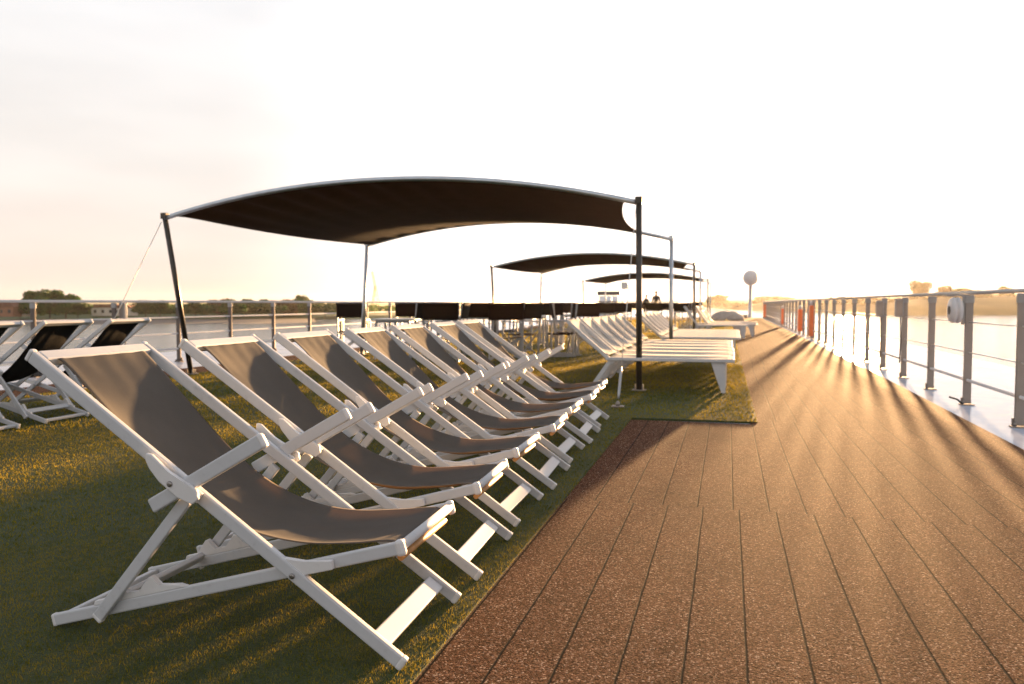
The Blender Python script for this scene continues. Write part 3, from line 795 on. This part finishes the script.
# wheelhouse
x, y = at(610, 57)
r = empty('wheelhouse', (x, y, 0), R(0), 'low wheelhouse with dark roof far along the deck, left of the pole sign', 'wheelhouse')
MB().hexa([(-.75, -.8, 0), (.75, -.8, 0), (.75, 1.2, 0), (-.75, 1.2, 0), (-.70, -.75, 1.0), (.70, -.75, 1.0), (.70, 1.2, 1.0), (-.70, 1.2, 1.0)], .02).build('wall', 'white', r)
for k in range(3):
    MB().hexa([(-.68 + .47 * k, -.72, 1.02), (-.28 + .47 * k, -.72, 1.02), (-.28 + .47 * k, -.68, 1.02), (-.68 + .47 * k, -.68, 1.02),
               (-.68 + .47 * k, -.60, 1.55), (-.28 + .47 * k, -.60, 1.55), (-.28 + .47 * k, -.56, 1.55), (-.68 + .47 * k, -.56, 1.55)], .005).build('window', 'galv', r)
for k in range(4):
    MB().bar((-.71 + .473 * k, -.70, 1.0), (-.71 + .473 * k, -.58, 1.60), .05, .05, bev=.005).build('mullion', 'white', r)
MB().box((0, .2, 1.74), (1.62, 1.9, .27), .05).build('roof', 'roofdark', r)
# covered boat under tarpaulin
x, y = at(727, 41)
r = empty('covered_dinghy', (x, y, .0), 0, 'small boat under a brownish grey tarpaulin at the end of the lawn', 'covered boat')
def hump(u, v):
    a = math.pi * v; l = (u - .5) * 2
    w = 1.0 * max(.02, (1 - abs(l) ** 2.6)) ** .5
    return (.60 * w * math.cos(a) * (1.35 - .25 * l), .95 * l, .14 + (.42 + .16 * l) * w ** .6 * math.sin(a) ** .45 + .045 * math.sin(7 * l + 5 * a) * math.sin(a))
MB().grid(hump, 28, 18, .006).build('tarpaulin', 'tarp', r)
MB().box((-.3, 0, .1), (.12, 1.5, .2), .02).box((.3, 0, .1), (.12, 1.5, .2), .02).build('cradle', 'darkpost', r)

# ------------------------------------------------------------------ two far people
def person(loc, rz, height, label, lean=0, arm=0):
    root = empty('person', loc, rz, label, 'person', 'people standing far down the deck')
    k = height / 1.75
    J = {'pel': (0, 0, .95), 'spi': (0, lean * .4, 1.18), 'che': (0, lean, 1.38), 'nec': (0, lean * 1.2, 1.50), 'hd0': (0, lean * 1.5 - .01, 1.58), 'hd1': (0, lean * 1.6, 1.70)}
    E_ = [('pel', 'spi'), ('spi', 'che'), ('che', 'nec'), ('nec', 'hd0'), ('hd0', 'hd1')]
    Rr = {'pel': .15, 'spi': .135, 'che': .155, 'nec': .06, 'hd0': .085, 'hd1': .085}
    for n, sg in (('l', -1), ('r', 1)):
        J.update({'sh' + n: (sg * .19, lean, 1.42), 'el' + n: (sg * .25, lean - .03 - arm * .08, 1.13), 'wr' + n: (sg * .22, lean - .10 - arm * .2, .92 + arm * .12), 'ha' + n: (sg * .21, lean - .13 - arm * .25, .85 + arm * .15),
                  'hi' + n: (sg * .10, 0, .88), 'kn' + n: (sg * .12, -.03 * sg, .50), 'an' + n: (sg * .13, .02 * sg, .09), 'to' + n: (sg * .14, -.13 + .02 * sg, .04)})
        E_ += [('che', 'sh' + n), ('sh' + n, 'el' + n), ('el' + n, 'wr' + n), ('wr' + n, 'ha' + n), ('pel', 'hi' + n), ('hi' + n, 'kn' + n), ('kn' + n, 'an' + n), ('an' + n, 'to' + n)]
        Rr.update({'sh' + n: .075, 'el' + n: .052, 'wr' + n: .036, 'ha' + n: .04, 'hi' + n: .095, 'kn' + n: .062, 'an' + n: .043, 'to' + n: .038})
    names = list(J); me = bpy.data.meshes.new('body')
    me.from_pydata([tuple(c * k for c in J[n]) for n in names], [(names.index(a), names.index(b)) for a, b in E_], [])
    o = bpy.data.objects.new('body', me); COL.objects.link(o)
    md = o.modifiers.new('skin', 'SKIN'); md.use_smooth_shade = True
    for i, n in enumerate(names):
        sv = me.skin_vertices[0].data[i]; sv.radius = (Rr[n] * k, Rr[n] * k * (.72 if n in ('pel', 'spi', 'che') else 1)); sv.use_root = (n == 'pel')
    o.modifiers.new('sub', 'SUBSURF').levels = 1
    dg = bpy.context.evaluated_depsgraph_get(); ev = o.evaluated_get(dg)
    m2 = bpy.data.meshes.new_from_object(ev); o.modifiers.clear(); o.data = m2
    m2.materials.clear()
    for mm in ('jacket', 'trousers', 'skin'): m2.materials.append(M[mm])
    for p in m2.polygons:
        z = p.center.z / k; p.use_smooth = True
        p.material_index = 2 if z > 1.50 or (z < 1.0 and abs(p.center.x) / k > .185 and z > .7) else (1 if z < .93 else 0)
    o.parent = root
    hc = Vector((0, lean * 1.6 + .012, 1.69)) * k
    def hair(u, v):
        th = u * 2 * math.pi; ph = v * math.pi * .55
        return hc + Vector((.096 * math.sin(ph) * math.cos(th), .11 * math.sin(ph) * math.sin(th) + .01, .105 * math.cos(ph))) * k
    MB().grid(hair, 16, 8).build('hair', 'hair', root)
x, y = at(656, 50); person((x, y, 0), R(20), 1.76, 'standing person in dark clothes, the taller of two far down the deck')
x, y = at(645.5, 52); person((x, y, 0), R(-30), 1.55, 'shorter person in dark clothes beside the taller one far down the deck', .06, .5)

# ------------------------------------------------------------------ river banks
def bank(name, poly, z0, z1, mat): return struct(MB().slab(poly, z0, z1).build(name, mat))
def strip(name, edge, far, zs, mat, seed=0):
    """a sloping bank: edge = shoreline points, far = list of distances inland with heights"""
    rr = random.Random(seed)
    def f(u, v):
        n = len(edge) - 1; q = u * n; i = min(int(q), n - 1); p = Vector(edge[i]).lerp(Vector(edge[i + 1]), q - i)
        m = len(far) - 1; w = v * m; j = min(int(w), m - 1); t = w - j
        d = Vector(far[j][0]).lerp(Vector(far[j + 1][0]), t); z = far[j][1] + (far[j + 1][1] - far[j][1]) * t
        nz = math.sin(p.x * .013 + v * 9) * math.sin(p.y * .017 + v * 5 + seed) * 1.0
        return (p.x + d.x, p.y + d.y, zs + z * (1 + .12 * nz) + .25 * nz * min(1, v * 4))
    o = MB().grid(f, 80, 16).build(name, mat); return struct(o)
# left: a sand spit, then meadow behind it
strip('sand_bank', [(-420, 120), (-260, 165), (-200, 183), (-159, 194), (-128, 206), (-121, 216), (-126, 232)],
      [((0, 0), -.4), ((-25, 40), .35), ((-60, 120), .55), ((-110, 240), .5)], -5.5, 'sand', 1)
strip('river_bank', [(-900, 110), (-500, 175), (-300, 225), (-215, 248), (-165, 268), (-138, 300), (-118, 380), (-105, 560), (-60, 900), (20, 1500)],
      [((0, 0), -.3), ((-4, 8), 1.0), ((-20, 30), 1.8), ((-300, 400), 3.2), ((-1500, 2500), 9)], -5.5, 'greenmeadow', 2)
# right: long rise beyond the river that bends round the bow
strip('far_hill', [(900, 430), (420, 450), (250, 462), (156, 480), (110, 470), (84, 452), (72, 520), (50, 630), (18, 735), (-20, 1000), (-60, 1400)],
      [((0, 0), -.3), ((3, 6), 1.3), ((10, 16), 4.5), ((22, 40), 8.5), ((60, 130), 11.5), ((160, 420), 14.5), ((500, 1500), 20.0)], -5.5, 'meadow', 3)

# ------------------------------------------------------------------ trees
def crown_mesh(name, mat, rx, rz, n, size, seed, clumps=9):
    g = np.random.default_rng(seed)
    cc = g.normal(size=(clumps, 3)); cc /= np.linalg.norm(cc, axis=1)[:, None]
    cc *= g.uniform(.25, .72, (clumps, 1)); rad = g.uniform(.28, .5, clumps)
    k = g.integers(0, clumps, n)
    d = g.normal(size=(n, 3)); d /= np.linalg.norm(d, axis=1)[:, None]
    P = (cc[k] + d * (rad[k] * g.uniform(.55, 1.05, n))[:, None]) * np.array([rx, rx, rz])
    nn = d + g.normal(size=(n, 3)) * .6; nn /= np.linalg.norm(nn, axis=1)[:, None]
    t1 = np.cross(nn, g.normal(size=(n, 3))); t1 /= np.linalg.norm(t1, axis=1)[:, None]; t2 = np.cross(nn, t1)
    s = size * g.uniform(.6, 1.3, n)[:, None]
    Q = np.stack([P - t1 * s, P + t2 * s * .6, P + t1 * s, P - t2 * s * .6], 1).reshape(-1, 3)
    me = bpy.data.meshes.new(name); m = len(Q)
    me.vertices.add(m); me.loops.add(m); me.polygons.add(n)
    me.vertices.foreach_set('co', Q.ravel().astype(np.float32)); me.loops.foreach_set('vertex_index', np.arange(m, dtype=np.int32))
    me.polygons.foreach_set('loop_start', np.arange(0, m, 4, dtype=np.int32)); me.update(calc_edges=True); me.validate()
    me.materials.append(M[mat]); return me
CR = [crown_mesh('crown', m, 1, 1, 3200, .085, 20 + i, 8 + i) for i, m in enumerate(('leafA', 'leafB', 'leafC', 'leafA', 'leafB'))]
tm = MB().tube([(0, 0, -.3), (.02, .01, .4), (0, 0, 1.05)], [.09, .07, .035], 8)
for a in range(5):
    tm.tube([(0, 0, .55 + .08 * a), (.28 * math.cos(a * 2.1), .28 * math.sin(a * 2.1), .95 + .07 * a)], [.035, .012], 5)
TR = tm.build('trunk', 'bark'); TRM = TR.data; bpy.data.objects.remove(TR)
def tree(x, y, z, h, w, var, label, group='trees on the far river bank'):
    r = empty('tree', (x, y, z), random.uniform(0, 6), label, 'tree', group)
    t = bpy.data.objects.new('trunk', TRM); COL.objects.link(t); t.parent = r; t.scale = (h * .28, h * .28, h * .5)
    c = bpy.data.objects.new('crown', CR[var]); COL.objects.link(c); c.parent = r
    c.location = (0, 0, h * .56); c.scale = (w / 2 * 1.15, w / 2 * 1.15, h * .5)
    return r
# left bank row; label by shape and neighbours
def tl(u, z, h, w, var, label, zb=-4.0):
    x, y = at(u, z * .70); tree(x, y, zb, h * .82, w * .72, var, label)
tl(34, 430, 12.6, 17, 0, 'left tree of the tall dark clump above the left railing')
tl(50, 436, 12.2, 20, 3, 'middle tree of the tall dark clump above the left railing')
tl(66, 432, 13.0, 18, 0, 'right tree of the tall dark clump above the left railing')
tl(78, 428, 7.0, 14, 1, 'low tree at the right foot of the tall dark clump by the railing')
tl(20, 428, 6.5, 15, 2, 'low russet tree at the left foot of the tall dark clump')
tl(146, 440, 7.6, 16, 4, 'round olive tree right of the pale houses on the left bank')
tl(160, 445, 8.0, 17, 0, 'green tree just left of the leaning canopy post, on the far bank')
LB = 'trees in the even row along the left bank'
row = [(196, 7.0), (207, 6.0), (221, 8.0), (232, 7.3), (246, 7.8), (258, 8.2), (270, 6.3), (284, 7.6), (296, 7.9), (310, 7.2), (325, 6.6), (338, 6.8)]
for i, (u, h) in enumerate(row):
    x, y = at(u, 308 + 7 * (i % 3)); q = tree(x, y, -4.0, h * .86, random.uniform(10, 15), i % 5, 'rounded tree in the even row on the left bank beyond the railing', LB)
tl(304, 520, 12.0, 10, 1, 'taller small crowned tree rising above the even row on the left bank')
# right bank crowns on the hill
def trr(u, z, h, w, var, label, zb):
    x, y = at(u, z); tree(x, y, zb, h, w, var, label, 'trees on the right hill')
trr(920, 500, 12.0, 15, 2, 'tallest round tree standing out above the right hill', 3.2)
trr(942, 505, 9.0, 13, 2, 'smaller round tree right of the tallest one on the right hill', 3.2)
trr(966, 510, 7.2, 26, 4, 'broad low tree crown on the right hill above the railing', 3.4)
trr(1006, 512, 8.5, 12, 4, 'small tree on the right hill near the edge of the photo', 3.6)
for i, (u, h, w) in enumerate(((838, 6, 30), (782, 7, 26), (760, 6, 24), (716, 7, 26))):
    trr(u, 760, h + 3, w, i % 5, 'pale hazy tree on the skyline %s' % ('between the far rail posts and the tall round tree', 'right of the radar dome above the far railing', 'immediately right of the radar dome', 'left of the radar dome above the loungers')[i], -1)
# woodland masses, a far strip that reads as one
def wood(name, pts, n, hmin, hmax, size, mat, label, seed):
    g = np.random.default_rng(seed); Q = []
    for _ in range(n):
        i = g.integers(0, len(pts) - 1); t = g.random()
        a, b = np.array(pts[i]), np.array(pts[i + 1]); c = a + (b - a) * t
        ph = .5 + .25 * math.sin(c[0] * .09 + c[1] * .05) + .25 * math.sin(c[0] * .031 - c[1] * .11 + seed)
        h = hmin + (hmax - hmin) * ph
        o = np.array([g.normal() * 6, g.normal() * 6, h * g.random() ** .7])
        p = c + o; nn = g.normal(size=3); nn[2] = abs(nn[2]); nn /= np.linalg.norm(nn)
        t1 = np.cross(nn, g.normal(size=3)); t1 /= np.linalg.norm(t1); t2 = np.cross(nn, t1); s = size * g.uniform(.6, 1.3)
        Q += [p - t1 * s, p + t2 * s * .7, p + t1 * s, p - t2 * s * .7]
    me = bpy.data.meshes.new(name); me.from_pydata([tuple(q) for q in Q], [], [(4 * i, 4 * i + 1, 4 * i + 2, 4 * i + 3) for i in range(n)])
    me.materials.append(M[mat]); o = bpy.data.objects.new(name, me); COL.objects.link(o)
    tag(o, label, 'woodland', kind='stuff')
P3 = lambda u, z, zz: (*at(u, z), zz)
wood('woodland', [P3(-260, 320, -4), P3(-40, 328, -4), P3(120, 335, -4), P3(260, 345, -4), P3(350, 370, -4), P3(430, 520, -4), P3(500, 800, -3.5), P3(620, 1000, -3)], 20000, 1.8, 4.3, 1.0, 'leafB', 'low hedge and scrub along the left river bank', 3)
wood('shrubland', [P3(1500, 520, 1), P3(1200, 500, 1.5), P3(1024, 500, 2), P3(950, 495, 1.5), P3(880, 500, .5), P3(820, 690, -2), P3(740, 800, -3), P3(690, 950, -3)], 8000, 2.0, 6.0, 1.6, 'leafC', 'russet scrub on the slope of the right hill', 5)

# houses
def house(u, z, w, d, h, roof, wall, label, rz=10, zb=-4):
    x, y = at(u, z * .69); w *= .75; d *= .75; h *= .9; roof *= .8; r = empty('house', (x, y, zb), R(rz), label, 'house', 'houses on the left bank')
    MB().box((0, 0, h / 2), (w, d, h), .05).build('wall', wall, r)
    MB().prism([(-w / 2 - .4, h + .05), (w / 2 + .4, h + .05), (w / 2 - 1.2, h + roof), (-w / 2 + 1.2, h + roof)], -d / 2 - .3, d / 2 + .3).build('roof', 'tile', r)
    nw = max(2, int(w / 3))
    for k in range(nw):
        MB().box((-w / 2 + (k + .5) * w / nw, -d / 2 - .02, h * .55), (1.0, .12, 1.2), .02).build('window', 'glass', r)
house(107, 455, 12, 8, 3.6, 1.7, 'render', 'long pale house glowing in the sun, left part of the pale terrace', 15)
house(125, 455, 10, 8, 3.4, 1.5, 'render', 'pale house glowing in the sun, right end of the pale terrace', 15)
house(8, 430, 12, 9, 4.0, 2.2, 'brick', 'reddish brick house at the far left edge beyond the railing', 12)
house(24, 436, 8, 8, 3.2, 1.8, 'render', 'small pale house between brick house and tall dark trees', 12)
# crane
x, y = at(375, 395)
r = empty('crane', (x, y, -5), 0, 'slim yellow lattice crane on the bank behind the far canopy post', 'crane')
def lattice(p0, p1, w, n, name):
    p0 = Vector(p0); p1 = Vector(p1); m = MB(); q = []
    for i in range(n + 1):
        c = p0.lerp(p1, i / n); ww = w * (1 - .6 * i / n); q.append([c + Vector((a * ww, b * ww, 0)) for a, b in ((-1, -1), (1, -1), (1, 1), (-1, 1))])
    for i in range(n):
        for k in range(4):
            m.bar(q[i][k], q[i + 1][k], .16, .16, bev=0); m.bar(q[i][k], q[i + 1][(k + 1) % 4], .11, .11, bev=0)
    m.build(name, 'crane', r)
lattice((3.4, 0, 0), (-1.2, 0, 21.5), .8, 10, 'boom')
lattice((-2.0, 0, 0), (.3, 0, 14.5), .7, 7, 'mast')
MB().tube([(-1.2, 0, 21.3), (-5.5, 0, 5)], .09, 6).build('cable', 'wire', r)
MB().box((1, 0, 2.6), (6.4, 3, 2.2), .1).build('cab', 'crane', r)

# ------------------------------------------------------------------ haze
HAZE = 0.00006
if HAZE:
    m = bpy.data.materials.new('haze'); m.use_nodes = True; t = m.node_tree; t.nodes.clear()
    o = N(t, 'ShaderNodeOutputMaterial'); pv = N(t, 'ShaderNodeVolumePrincipled')
    pv.inputs['Density'].default_value = HAZE; pv.inputs['Color'].default_value = (.95, .92, .88, 1)
    pv.inputs['Anisotropy'].default_value = .62
    L(t, pv.outputs[0], o.inputs['Volume'])
    M['haze'] = m
    hz = MB().slab([(-1500, -60), (1500, -60), (1500, 2200), (-1500, 2200)], -6.9, 26).build('haze', 'haze')
    tag(hz, 'thin warm haze over river and banks', 'haze', kind='stuff')
